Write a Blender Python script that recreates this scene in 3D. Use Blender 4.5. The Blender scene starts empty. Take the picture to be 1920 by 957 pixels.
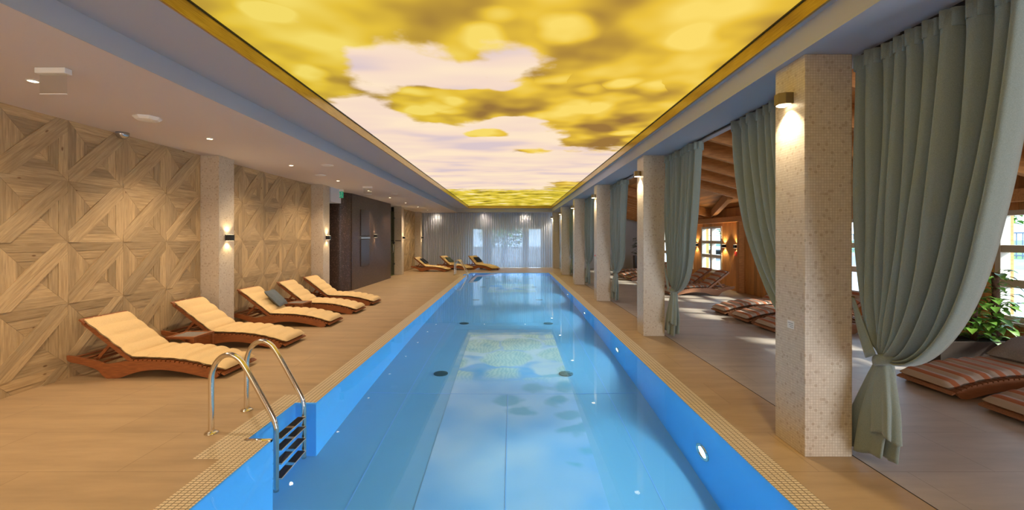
import bpy, bmesh, math, random
from mathutils import Vector, Matrix
random.seed(7)
S = bpy.context.scene
COL = S.collection
PI = math.pi

# ------------------------------------------------------------ camera, exposure, world, sun
cam_d = bpy.data.cameras.new('camera'); cam = bpy.data.objects.new('camera', cam_d); COL.objects.link(cam)
cam.location = (0, 0, 1.6); cam.rotation_euler = (PI/2, 0, 0)
cam_d.sensor_width = 36; cam_d.lens = 36*810/1920; cam_d.shift_y = -32.5/1920
cam_d.clip_start = .05; cam_d.clip_end = 300
S.camera = cam
S.view_settings.view_transform = 'Standard'; S.view_settings.look = 'None'
S.view_settings.exposure = 0.0; S.view_settings.gamma = 1.0; S.view_settings.use_curve_mapping = False
P_PANEL = 1.0      # emission of the printed light ceiling
P_DOWN = 125         # each recessed downlight (W)
P_SCONCE = 7.0
P_COLUMN = 62
P_POOL = 105
P_REAR = 120

W = bpy.data.worlds.new('world'); S.world = W; W.use_nodes = True
wb = W.node_tree.nodes['Background']; wb.inputs[0].default_value = (.52, .72, 1, 1); wb.inputs[1].default_value = 8

def light(name, typ, loc, energy, color=(1,1,1), direction=(0,0,-1), parent=None, **kw):
    d = bpy.data.lights.new(name, typ); d.energy = energy; d.color = color
    for k, v in kw.items(): setattr(d, k, v)
    o = bpy.data.objects.new(name, d); COL.objects.link(o); o.location = loc
    o.rotation_euler = Vector(direction).to_track_quat('-Z', 'Y').to_euler()
    if parent: o.parent = parent
    return o
light('sun', 'SUN', (20, 0, 20), 12.0, (1, .95, .85), (-1, .35, -.62), angle=.06)
light('rear_fill_light', 'AREA', (-3.4, -2.9, 1.7), P_REAR, (1, .84, .66), (-.15, 1, -.1), shape='RECTANGLE', size=4.5, size_y=2.2)  # added warm fill behind the camera; the rear wall has no window
light('lounge_fill_light', 'AREA', (5.5, -2.9, 1.6), 330, (.78, .88, 1), (.06, 1, -.02), shape='RECTANGLE', size=3, size_y=2.0)  # added cool fill behind the camera to brighten the lounge

# ------------------------------------------------------------ materials
def nodes(m): m.use_nodes = True; return m.node_tree.nodes, m.node_tree.links
def mat(name, color, rough=.5, metal=0, spec=.5, emit=None, es=0):
    m = bpy.data.materials.new(name); n, l = nodes(m); b = n['Principled BSDF']
    b.inputs['Base Color'].default_value = (*color, 1); b.inputs['Roughness'].default_value = rough
    b.inputs['Metallic'].default_value = metal; b.inputs['Specular IOR Level'].default_value = spec
    if emit: b.inputs['Emission Color'].default_value = (*emit, 1); b.inputs['Emission Strength'].default_value = es
    return m
def N(n, t, **kw):
    o = n.new(t)
    for k, v in kw.items():
        if k.startswith('i_'): o.inputs[k[2:].replace('_', ' ')].default_value = v
        else: setattr(o, k, v)
    return o
def ramp(n, stops):
    r = n.new('ShaderNodeValToRGB'); e = r.color_ramp.elements
    while len(e) < len(stops): e.new(.5)
    for x, (p, c) in zip(e, stops): x.position = p; x.color = (*c, 1)
    return r
def bump(n, l, b, h, s=.3, d=.01):
    k = N(n, 'ShaderNodeBump', i_Strength=s, i_Distance=d); l.new(h, k.inputs['Height']); l.new(k.outputs[0], b.inputs['Normal'])
def noisy(name, c1, c2, scale=8, rough=.6, stretch=(1,1,1), coord='Object', detail=4, bs=0, metal=0, spec=.5, lo=.3, hi=.7):
    m = mat(name, c1, rough, metal, spec); n, l = nodes(m); b = n['Principled BSDF']
    tc = N(n, 'ShaderNodeTexCoord'); mp = N(n, 'ShaderNodeMapping', i_Scale=stretch); l.new(tc.outputs[coord], mp.inputs[0])
    t = N(n, 'ShaderNodeTexNoise', i_Scale=scale, i_Detail=detail); l.new(mp.outputs[0], t.inputs['Vector'])
    r = ramp(n, [(lo, c1), (hi, c2)]); l.new(t.outputs['Fac'], r.inputs[0]); l.new(r.outputs[0], b.inputs['Base Color'])
    if bs: bump(n, l, b, t.outputs['Fac'], bs)
    return m
M = {}
M['ceiling'] = mat('ceiling_paint', (.66, .60, .57), .75)
M['fascia'] = mat('fascia_paint', (.43, .44, .48), .7)
M['white'] = mat('white_plaster', (.62, .62, .66), .8)
M['white_gloss'] = mat('white_plastic', (.8, .8, .78), .35)
M['steel'] = mat('polished_steel', (.78, .72, .62), .13, 1)
M['black'] = mat('black_metal', (.012, .012, .014), .4)
M['rubber'] = mat('black_rubber', (.006, .006, .006), .6)
M['bronze'] = mat('bronze_metal', (.20, .155, .085), .35, .8)
M['gold'] = noisy('brushed_gold_frame', (.33, .21, .04), (.55, .38, .09), 5, .3, (40, 1, 40), metal=.7)
M['teak'] = noisy('oiled_teak', (.20, .060, .018), (.36, .115, .032), 5, .42, (2, 22, 22))
M['teak_light'] = noisy('weathered_teak', (.30, .13, .065), (.44, .20, .10), 5, .45, (2, 22, 22))
M['rafter'] = noisy('rafter_pine', (.46, .19, .06), (.66, .31, .10), 3, .5, (2, 14, 14), spec=.3)
M['window_white'] = mat('painted_window_frame', (.62, .56, .46), .5)
M['dark_planter'] = mat('dark_brown_planter', (.050, .032, .024), .5)
M['soil'] = noisy('potting_soil', (.02, .014, .01), (.05, .035, .02), 40, .95)
M['moss'] = noisy('coir_pole', (.055, .024, .012), (.13, .060, .03), 40, .95, bs=.6)
M['leaf'] = noisy('pothos_leaf', (.05, .17, .02), (.22, .42, .05), 5, .4)
M['leaf_dark'] = noisy('dark_leaf', (.012, .035, .010), (.04, .10, .02), 8, .5)
M['pillow_grey'] = noisy('grey_blue_fabric', (.10, .12, .13), (.15, .17, .18), 90, .9)
M['pillow_taupe'] = noisy('taupe_fabric', (.20, .17, .15), (.27, .23, .20), 90, .9)
M['pillow_navy'] = noisy('navy_fabric', (.006, .008, .016), (.012, .016, .03), 90, .9)
M['pillow_green'] = noisy('grey_green_fabric', (.06, .075, .06), (.09, .11, .09), 90, .9)
M['towel'] = mat('blue_towel', (.05, .12, .30), .9)
M['red'] = mat('red_plastic', (.6, .03, .02), .4)
M['paper'] = mat('white_label_paper', (.75, .75, .74), .6)
M['ink'] = mat('grey_ink', (.2, .2, .22), .6)
M['dark_panel'] = mat('smoked_panel', (.035, .022, .020), .25)
M['void'] = mat('dark_lining', (.03, .025, .022), .8)
M['green_sign'] = mat('green_sign', (.02, .22, .12), .4, emit=(.02, .25, .14), es=.6)
M['glow'] = mat('lamp_glow', (1, .85, .6), .5, emit=(1, .80, .52), es=14)
M['glow_soft'] = mat('lamp_diffuser', (1, .85, .6), .5, emit=(1, .78, .48), es=6)
M['glow_pool'] = mat('pool_lamp_glow', (1, 1, 1), .5, emit=(.75, .93, 1), es=9)
M['pavement'] = noisy('pavement_stone', (.15, .15, .155), (.20, .20, .205), 3, .8)
M['lawn'] = noisy('lawn_grass', (.03, .105, .012), (.06, .16, .022), 3, .9)
M['iron'] = mat('blue_grey_iron', (.10, .14, .19), .5)
M['bark'] = mat('bark', (.12, .09, .07), .9)
M['sensor'] = mat('sensor_chrome', (.5, .5, .5), .2, .9)

def m_cream():
    m = noisy('cream_canvas', (.72, .50, .235), (.80, .57, .28), 120, .9, bs=.05); return m
M['cream'] = m_cream()
def m_stripe():
    m = mat('striped_canvas', (.6, .5, .4), .9); n, l = nodes(m); b = n['Principled BSDF']
    uv = N(n, 'ShaderNodeUVMap'); sx = N(n, 'ShaderNodeSeparateXYZ'); l.new(uv.outputs[0], sx.inputs[0])
    fr = N(n, 'ShaderNodeMath', operation='FRACT'); l.new(sx.outputs[0], fr.inputs[0])
    r = ramp(n, [(0, (.46, .36, .29)), (.60, (.46, .36, .29)), (.64, (.40, .13, .05)), (1, (.40, .13, .05))]); l.new(fr.outputs[0], r.inputs[0])
    l.new(r.outputs[0], b.inputs['Base Color']); return m
M['stripe'] = m_stripe()
def m_grid(name, c1, c2, mortar, size, gap, rough, spots=None, row=None, bs=.2, spec=.5):
    m = mat(name, c1, rough, spec=spec); n, l = nodes(m); b = n['Principled BSDF']
    uv = N(n, 'ShaderNodeUVMap')
    t = N(n, 'ShaderNodeTexBrick', offset=0.0, offset_frequency=2, squash=1.0, i_Scale=1.0)
    t.inputs['Color1'].default_value = (*c1, 1); t.inputs['Color2'].default_value = (*c2, 1); t.inputs['Mortar'].default_value = (*mortar, 1)
    t.inputs['Mortar Size'].default_value = gap; t.inputs['Mortar Smooth'].default_value = .3
    t.inputs['Brick Width'].default_value = size if row is None else row[0]; t.inputs['Row Height'].default_value = size if row is None else row[1]
    l.new(uv.outputs[0], t.inputs['Vector']); out = t.outputs['Color']
    if spots:
        wn = N(n, 'ShaderNodeTexVoronoi', i_Scale=1/size, i_Randomness=.0); l.new(uv.outputs[0], wn.inputs['Vector'])
        sp = N(n, 'ShaderNodeSeparateColor'); l.new(wn.outputs['Color'], sp.inputs[0])
        r = ramp(n, [(0, (0,0,0)), (.88, (0,0,0)), (.97, (1,1,1))]); l.new(sp.outputs[0], r.inputs[0])
        mx = N(n, 'ShaderNodeMix', data_type='RGBA'); l.new(r.outputs[0], mx.inputs['Factor']); l.new(out, mx.inputs['A']); mx.inputs['B'].default_value = (*spots, 1)
        out = mx.outputs['Result']
    l.new(out, b.inputs['Base Color'])
    if bs:
        iv = N(n, 'ShaderNodeMath', operation='SUBTRACT'); iv.inputs[0].default_value = 1; l.new(t.outputs['Fac'], iv.inputs[1]); bump(n, l, b, iv.outputs[0], bs, .004)
    return m
M['mosaic'] = m_grid('cream_mosaic', (.56, .47, .36), (.64, .55, .43), (.46, .37, .27), .02, .0018, .35, (.44, .34, .24))
M['mosaic_dark'] = m_grid('dark_mosaic', (.055, .030, .022), (.095, .055, .040), (.02, .014, .012), .02, .0018, .32, (.16, .10, .08))
M['grate'] = m_grid('cream_grate', (.74, .60, .40), (.78, .64, .43), (.30, .22, .13), .05, .0048, .5, None, (.040, .026), .5)
def m_floor(name='stone_floor', A=(.415, .28, .150), B=(.455, .31, .168), C=(.27, .18, .095)):
    m = mat(name, (.3, .2, .12), .42, spec=.4); n, l = nodes(m); b = n['Principled BSDF']
    uv = N(n, 'ShaderNodeUVMap'); t = N(n, 'ShaderNodeTexBrick', offset=.5, i_Scale=1.0)
    t.inputs['Color1'].default_value = (*A, 1); t.inputs['Color2'].default_value = (*B, 1); t.inputs['Mortar'].default_value = (*C, 1)
    t.inputs['Mortar Size'].default_value = .0022; t.inputs['Brick Width'].default_value = 1.2; t.inputs['Row Height'].default_value = .6
    mp0 = N(n, 'ShaderNodeMapping', i_Location=(0.3, .05, 0)); l.new(uv.outputs[0], mp0.inputs[0]); l.new(mp0.outputs[0], t.inputs['Vector'])
    mp = N(n, 'ShaderNodeMapping', i_Scale=(1, 5, 1)); l.new(uv.outputs[0], mp.inputs[0])
    t2 = N(n, 'ShaderNodeTexNoise', i_Scale=1.2, i_Detail=7, i_Roughness=.6); l.new(mp.outputs[0], t2.inputs['Vector'])
    r = ramp(n, [(.3, (.84, .84, .84)), (.7, (1.12, 1.12, 1.12))]); l.new(t2.outputs['Fac'], r.inputs[0])
    mx = N(n, 'ShaderNodeMix', data_type='RGBA', blend_type='MULTIPLY'); mx.inputs['Factor'].default_value = 1
    l.new(t.outputs['Color'], mx.inputs['A']); l.new(r.outputs[0], mx.inputs['B']); l.new(mx.outputs['Result'], b.inputs['Base Color'])
    bump(n, l, b, t2.outputs['Fac'], .12, .01); return m
M['floor'] = m_floor()
M['floor_daylight_tint'] = m_floor('daylight_tinted_floor', (.41, .345, .285), (.45, .38, .315), (.26, .21, .17))  # same stone as the deck, cool daylight painted in as greyer colours
def m_oak(name, c1, c2, tone=True, scale=1.0):
    # plank wood: uv runs along the plank, per-face 'tone' varies colour from board to board
    m = mat(name, c1, .55, spec=.3); n, l = nodes(m); b = n['Principled BSDF']
    uv = N(n, 'ShaderNodeUVMap'); mp = N(n, 'ShaderNodeMapping', i_Scale=(1.6*scale, 22*scale, 1)); l.new(uv.outputs[0], mp.inputs[0])
    t = N(n, 'ShaderNodeTexNoise', i_Scale=2.2, i_Detail=6, i_Roughness=.62, i_Distortion=.6); l.new(mp.outputs[0], t.inputs['Vector'])
    r = ramp(n, [(.28, c1), (.72, c2)]); l.new(t.outputs['Fac'], r.inputs[0])
    v = N(n, 'ShaderNodeTexVoronoi', i_Scale=3.0*scale); mv = N(n, 'ShaderNodeMapping', i_Scale=(1, 2.2, 1)); l.new(uv.outputs[0], mv.inputs[0]); l.new(mv.outputs[0], v.inputs['Vector'])
    kr = ramp(n, [(0, (.35, .26, .2)), (.05, (.5, .4, .33)), (.085, (1,1,1)), (1, (1,1,1))]); l.new(v.outputs['Distance'], kr.inputs[0])
    mx = N(n, 'ShaderNodeMix', data_type='RGBA', blend_type='MULTIPLY'); mx.inputs['Factor'].default_value = 1
    l.new(r.outputs[0], mx.inputs['A']); l.new(kr.outputs[0], mx.inputs['B'])
    at = N(n, 'ShaderNodeAttribute', attribute_name='tone')
    rr = ramp(n, [(0, (.72, .70, .66)), (1, (1.12, 1.08, 1.0))]); l.new(at.outputs['Fac'], rr.inputs[0])
    m2 = N(n, 'ShaderNodeMix', data_type='RGBA', blend_type='MULTIPLY'); m2.inputs['Factor'].default_value = 1
    l.new(mx.outputs['Result'], m2.inputs['A']); l.new(rr.outputs[0], m2.inputs['B']); l.new(m2.outputs['Result'], b.inputs['Base Color'])
    bump(n, l, b, t.outputs['Fac'], .15, .006); return m
M['oak'] = m_oak('oak_planks', (.36, .25, .13), (.63, .465, .27))
M['pine'] = m_oak('pine_boards', (.50, .22, .065), (.72, .36, .12))
def m_fabric(name, c1, c2, scale=240):
    m = noisy(name, c1, c2, scale, .9, bs=.08, spec=.15); n, l = nodes(m); n['Principled BSDF'].inputs['Sheen Weight'].default_value = .3; return m
M['curtain'] = m_fabric('sage_curtain_cloth', (.195, .235, .215), (.26, .305, .28))
def m_sheer():
    m = bpy.data.materials.new('sheer_voile'); n, l = nodes(m); n.clear()
    o = n.new('ShaderNodeOutputMaterial'); d = N(n, 'ShaderNodeBsdfDiffuse'); d.inputs[0].default_value = (.66, .70, .80, 1)
    tr = N(n, 'ShaderNodeBsdfTranslucent'); tr.inputs[0].default_value = (.5, .58, .68, 1); tp = N(n, 'ShaderNodeBsdfTransparent')
    a = N(n, 'ShaderNodeMixShader'); a.inputs[0].default_value = .4; l.new(d.outputs[0], a.inputs[1]); l.new(tr.outputs[0], a.inputs[2])
    b = N(n, 'ShaderNodeMixShader'); b.inputs[0].default_value = .91; l.new(tp.outputs[0], b.inputs[1]); l.new(a.outputs[0], b.inputs[2]); l.new(b.outputs[0], o.inputs[0]); return m
M['sheer'] = m_sheer()
def m_glass(name, tint=(1,1,1), g=.10):
    m = bpy.data.materials.new(name); n, l = nodes(m); n.clear(); o = n.new('ShaderNodeOutputMaterial')
    tp = N(n, 'ShaderNodeBsdfTransparent'); tp.inputs[0].default_value = (*tint, 1); gl = N(n, 'ShaderNodeBsdfGlossy'); gl.inputs['Roughness'].default_value = .02
    a = N(n, 'ShaderNodeMixShader'); a.inputs[0].default_value = g; l.new(tp.outputs[0], a.inputs[1]); l.new(gl.outputs[0], a.inputs[2]); l.new(a.outputs[0], o.inputs[0]); return m
M['glass'] = m_glass('window_glass', (.97, 1, .99), .05)
M['glass_green'] = m_glass('green_glass', (.62, .75, .60), .12)
M['acrylic'] = m_glass('clear_acrylic', (.95, .97, .96), .16)
def m_water():
    m = bpy.data.materials.new('pool_water'); n, l = nodes(m); n.clear(); o = n.new('ShaderNodeOutputMaterial')
    rf = N(n, 'ShaderNodeBsdfRefraction', i_IOR=1.333, i_Roughness=0.0); rf.inputs[0].default_value = (.97, .995, 1, 1)
    gl = N(n, 'ShaderNodeBsdfGlossy', i_Roughness=.012); gl.inputs[0].default_value = (1, 1, 1, 1)
    fr = N(n, 'ShaderNodeFresnel', i_IOR=1.16)
    tc = N(n, 'ShaderNodeTexCoord'); t = N(n, 'ShaderNodeTexNoise', i_Scale=1.3, i_Detail=1); l.new(tc.outputs['Object'], t.inputs['Vector'])
    k = N(n, 'ShaderNodeBump', i_Strength=.03, i_Distance=.02); l.new(t.outputs['Fac'], k.inputs['Height'])
    l.new(k.outputs[0], gl.inputs['Normal'])
    a = N(n, 'ShaderNodeMixShader'); l.new(fr.outputs[0], a.inputs[0]); l.new(rf.outputs[0], a.inputs[1]); l.new(gl.outputs[0], a.inputs[2]); l.new(a.outputs[0], o.inputs[0]); return m
M['water'] = m_water()
M['liner'] = noisy('blue_pool_liner', (.13, .52, .93), (.14, .53, .94), 1.5, .6)
M['liner_floor'] = noisy('pool_floor_liner', (.17, .47, .70), (.18, .48, .71), 1.5, .6)
M['liner_seam'] = mat('liner_weld', (.20, .50, .85), .6)
M['drain'] = mat('drain_grille', (.02, .10, .13), .6)

def blob_sum(n, l, vec, blobs, start=None):
    out = start
    for (x, y, rx, ry, w) in blobs:
        mp = N(n, 'ShaderNodeMapping', i_Location=(-x/rx, -y/ry, 0), i_Scale=(1/rx, 1/ry, 1)); l.new(vec, mp.inputs[0])
        g = N(n, 'ShaderNodeTexGradient', gradient_type='SPHERICAL'); l.new(mp.outputs[0], g.inputs[0])
        a = N(n, 'ShaderNodeMath', operation='MULTIPLY_ADD'); l.new(g.outputs['Fac'], a.inputs[0]); a.inputs[1].default_value = w
        if out is not None: l.new(out, a.inputs[2])
        else: a.inputs[2].default_value = 0
        out = a.outputs[0]
    return out
def mrange(n, l, v, a, b, c=0, d=1, smooth=True):
    r = N(n, 'ShaderNodeMapRange', interpolation_type='SMOOTHSTEP' if smooth else 'LINEAR'); l.new(v, r.inputs[0])
    for i, x in enumerate((a, b, c, d)): r.inputs[i+1].default_value = x
    return r.outputs[0]
def math_(n, l, op, a, b):
    m = N(n, 'ShaderNodeMath', operation=op)
    for i, x in enumerate((a, b)):
        if isinstance(x, (int, float)): m.inputs[i].default_value = x
        else: l.new(x, m.inputs[i])
    return m.outputs[0]
def mixc(n, l, f, a, b, blend='MIX'):
    m = N(n, 'ShaderNodeMix', data_type='RGBA', blend_type=blend)
    if isinstance(f, (int, float)): m.inputs['Factor'].default_value = f
    else: l.new(f, m.inputs['Factor'])
    for k, x in (('A', a), ('B', b)):
        if isinstance(x, tuple): m.inputs[k].default_value = (*x, 1)
        else: l.new(x, m.inputs[k])
    return m.outputs['Result']
def m_panel():
    m = bpy.data.materials.new('backlit_foliage_print'); n, l = nodes(m); n.clear(); o = n.new('ShaderNodeOutputMaterial')
    tc = N(n, 'ShaderNodeTexCoord'); flat = N(n, 'ShaderNodeMapping', i_Scale=(1, 1, 0)); l.new(tc.outputs['Object'], flat.inputs[0])
    sx = N(n, 'ShaderNodeSeparateXYZ'); l.new(flat.outputs[0], sx.inputs[0]); Y = sx.outputs[1]
    # warp so the edges of the blobs are soft and irregular
    wn = N(n, 'ShaderNodeTexNoise', i_Scale=.9, i_Detail=3); l.new(flat.outputs[0], wn.inputs['Vector'])
    ws = N(n, 'ShaderNodeVectorMath', operation='MULTIPLY_ADD'); l.new(wn.outputs['Color'], ws.inputs[0]); ws.inputs[1].default_value = (.55, .7, 0); l.new(flat.outputs[0], ws.inputs[2])
    off = N(n, 'ShaderNodeVectorMath', operation='SUBTRACT'); l.new(ws.outputs[0], off.inputs[0]); off.inputs[1].default_value = (.275, .35, 0)
    V = off.outputs[0]
    up = mrange(n, l, Y, 5.0, 7.2); dn = mrange(n, l, Y, 13.2, 16.5, 1, 0); base = math_(n, l, 'MULTIPLY', up, dn)
    sky = blob_sum(n, l, V, [(-1.15,4.3,.85,.9,1.5), (-2.05,4.2,.75,1.0,-1.3), (-.45,4.5,.8,.55,1.3), (.02,4.0,.5,.45,1.2), (-1.75,5.4,.8,1.4,.9), (-1.9,7,1.2,2.2,.7), (-.2,6.1,.7,.5,.8),
        (-.85,5.45,1.05,.95,-1.7), (.5,5.3,1.0,.8,-1.3), (1.6,6.4,1.1,2.5,-1.7), (-.4,6.9,.5,.35,-1.6), (.35,8.2,.6,.45,-1.1), (1.1,7.4,.4,.5,-.9), (1.75,13.6,.9,1.6,-1.3), (-.2,10.8,.5,.3,-.35)], base)
    nz = N(n, 'ShaderNodeTexNoise', i_Scale=2.6, i_Detail=4); l.new(flat.outputs[0], nz.inputs['Vector'])
    sky = math_(n, l, 'ADD', sky, math_(n, l, 'MULTIPLY', math_(n, l, 'SUBTRACT', nz.outputs['Fac'], .5), 1.3))
    mask = mrange(n, l, sky, .28, .70)
    # foliage
    f1 = N(n, 'ShaderNodeTexNoise', i_Scale=1.0, i_Detail=2, i_Roughness=.5); l.new(flat.outputs[0], f1.inputs['Vector'])
    rf = ramp(n, [(.34, (.33, .175, .045)), (.44, (.56, .335, .045)), (.53, (.84, .54, .05)), (.66, (.98, .72, .15))]); 
    vo = N(n, 'ShaderNodeTexVoronoi', i_Scale=1.7, i_Randomness=1); l.new(V, vo.inputs['Vector'])
    bk = mrange(n, l, vo.outputs['Distance'], .46, .16, 0, .24)
    vs = N(n, 'ShaderNodeSeparateColor'); l.new(vo.outputs['Color'], vs.inputs[0]); bk = math_(n, l, 'MULTIPLY', bk, vs.outputs[0])
    l.new(math_(n, l, 'ADD', f1.outputs['Fac'], bk), rf.inputs[0])
    green = mrange(n, l, sx.outputs[0], -2.2, 1.0, .55, .0); fol = mixc(n, l, green, rf.outputs[0], mixc(n, l, .75, rf.outputs[0], (.80, .95, .80), 'MULTIPLY'))
    farf = mrange(n, l, Y, 12.5, 15.5)
    f2 = N(n, 'ShaderNodeTexNoise', i_Scale=1.5, i_Detail=4); l.new(flat.outputs[0], f2.inputs['Vector'])
    r2 = ramp(n, [(.32, (.26, .18, .02)), (.43, (.58, .45, .04)), (.55, (.86, .64, .06)), (.66, (.96, .80, .30)), (.72, (.96, .76, .56))]); l.new(f2.outputs['Fac'], r2.inputs[0])
    fol = mixc(n, l, farf, fol, r2.outputs[0])
    sk = N(n, 'ShaderNodeTexNoise', i_Scale=1.0, i_Detail=2); ms = N(n, 'ShaderNodeMapping', i_Scale=(.5, 1.1, 0)); l.new(flat.outputs[0], ms.inputs[0]); l.new(ms.outputs[0], sk.inputs['Vector'])
    rs = ramp(n, [(.32, (.72, .58, .60)), (.45, (.93, .71, .58)), (.62, (1.0, .80, .58))]); l.new(sk.outputs['Fac'], rs.inputs[0])
    c = mixc(n, l, mask, fol, rs.outputs[0])
    e = N(n, 'ShaderNodeEmission', i_Strength=P_PANEL); l.new(c, e.inputs[0]); l.new(e.outputs[0], o.inputs[0]); return m
M['panel'] = m_panel()
def m_print():
    m = mat('pool_floor_print', (.5, .7, .8), .6); n, l = nodes(m); b = n['Principled BSDF']
    tc = N(n, 'ShaderNodeTexCoord'); flat = N(n, 'ShaderNodeMapping', i_Scale=(1, 1, 0)); l.new(tc.outputs['Object'], flat.inputs[0])
    sx = N(n, 'ShaderNodeSeparateXYZ'); l.new(flat.outputs[0], sx.inputs[0])
    wn = N(n, 'ShaderNodeTexNoise', i_Scale=2.2, i_Detail=3); l.new(flat.outputs[0], wn.inputs['Vector'])
    ws = N(n, 'ShaderNodeVectorMath', operation='MULTIPLY_ADD'); l.new(wn.outputs['Color'], ws.inputs[0]); ws.inputs[1].default_value = (.35, .5, 0); l.new(flat.outputs[0], ws.inputs[2]); V = ws.outputs[0]
    cl = N(n, 'ShaderNodeTexNoise', i_Scale=.9, i_Detail=2); l.new(flat.outputs[0], cl.inputs['Vector'])
    rc = ramp(n, [(.38, (.20, .52, .84)), (.6, (.40, .66, .86))]); l.new(cl.outputs['Fac'], rc.inputs[0])
    # large leaves: cells with ribbed colour
    vo = N(n, 'ShaderNodeTexVoronoi', i_Scale=1.25); l.new(V, vo.inputs['Vector'])
    leaf = mrange(n, l, vo.outputs['Distance'], .62, .50, 0, 1)
    ed = N(n, 'ShaderNodeTexVoronoi', i_Scale=1.25, feature='DISTANCE_TO_EDGE'); l.new(V, ed.inputs['Vector'])
    vein = mrange(n, l, ed.outputs['Distance'], .02, .05, 0, 1)
    wv = N(n, 'ShaderNodeTexWave', i_Scale=5, i_Distortion=6); l.new(V, wv.inputs['Vector'])
    lc = mixc(n, l, wv.outputs['Fac'], (.33, .60, .66), (.46, .70, .72)); lc2 = mixc(n, l, vein, (.28, .56, .78), lc)
    area = mrange(n, l, sx.outputs[1], 5.9, 6.4, 0, 1); lm = math_(n, l, 'MULTIPLY', leaf, area)
    far = mixc(n, l, mrange(n, l, cl.outputs['Fac'], .45, .52), (.12, .45, .80), (.50, .72, .86))
    base = mixc(n, l, area, rc.outputs[0], far)
    c = mixc(n, l, lm, base, lc2)
    # soft dark leaf dots on the right and centre
    dots = blob_sum(n, l, V, [(-.05+.17,5.45+.25,.28,.2,1), (.1+.17,5.15+.25,.3,.18,.9), (.3+.17,5.8+.25,.25,.22,.8), (.75,5.7,.22,.2,1), (.85,5.3,.25,.2,1), (.8,4.9,.2,.15,.9), (.95,4.6,.2,.15,.8), (.9,6.1,.3,.2,1), (.75,6.5,.3,.15,.9), (.95,5.0,.15,.15,.8), (.8,4.35,.15,.12,.6)])
    c = mixc(n, l, mrange(n, l, dots, .15, .6, 0, .8), c, (.12, .44, .62))
    l.new(c, b.inputs['Base Color']); return m
M['print'] = m_print()

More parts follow.
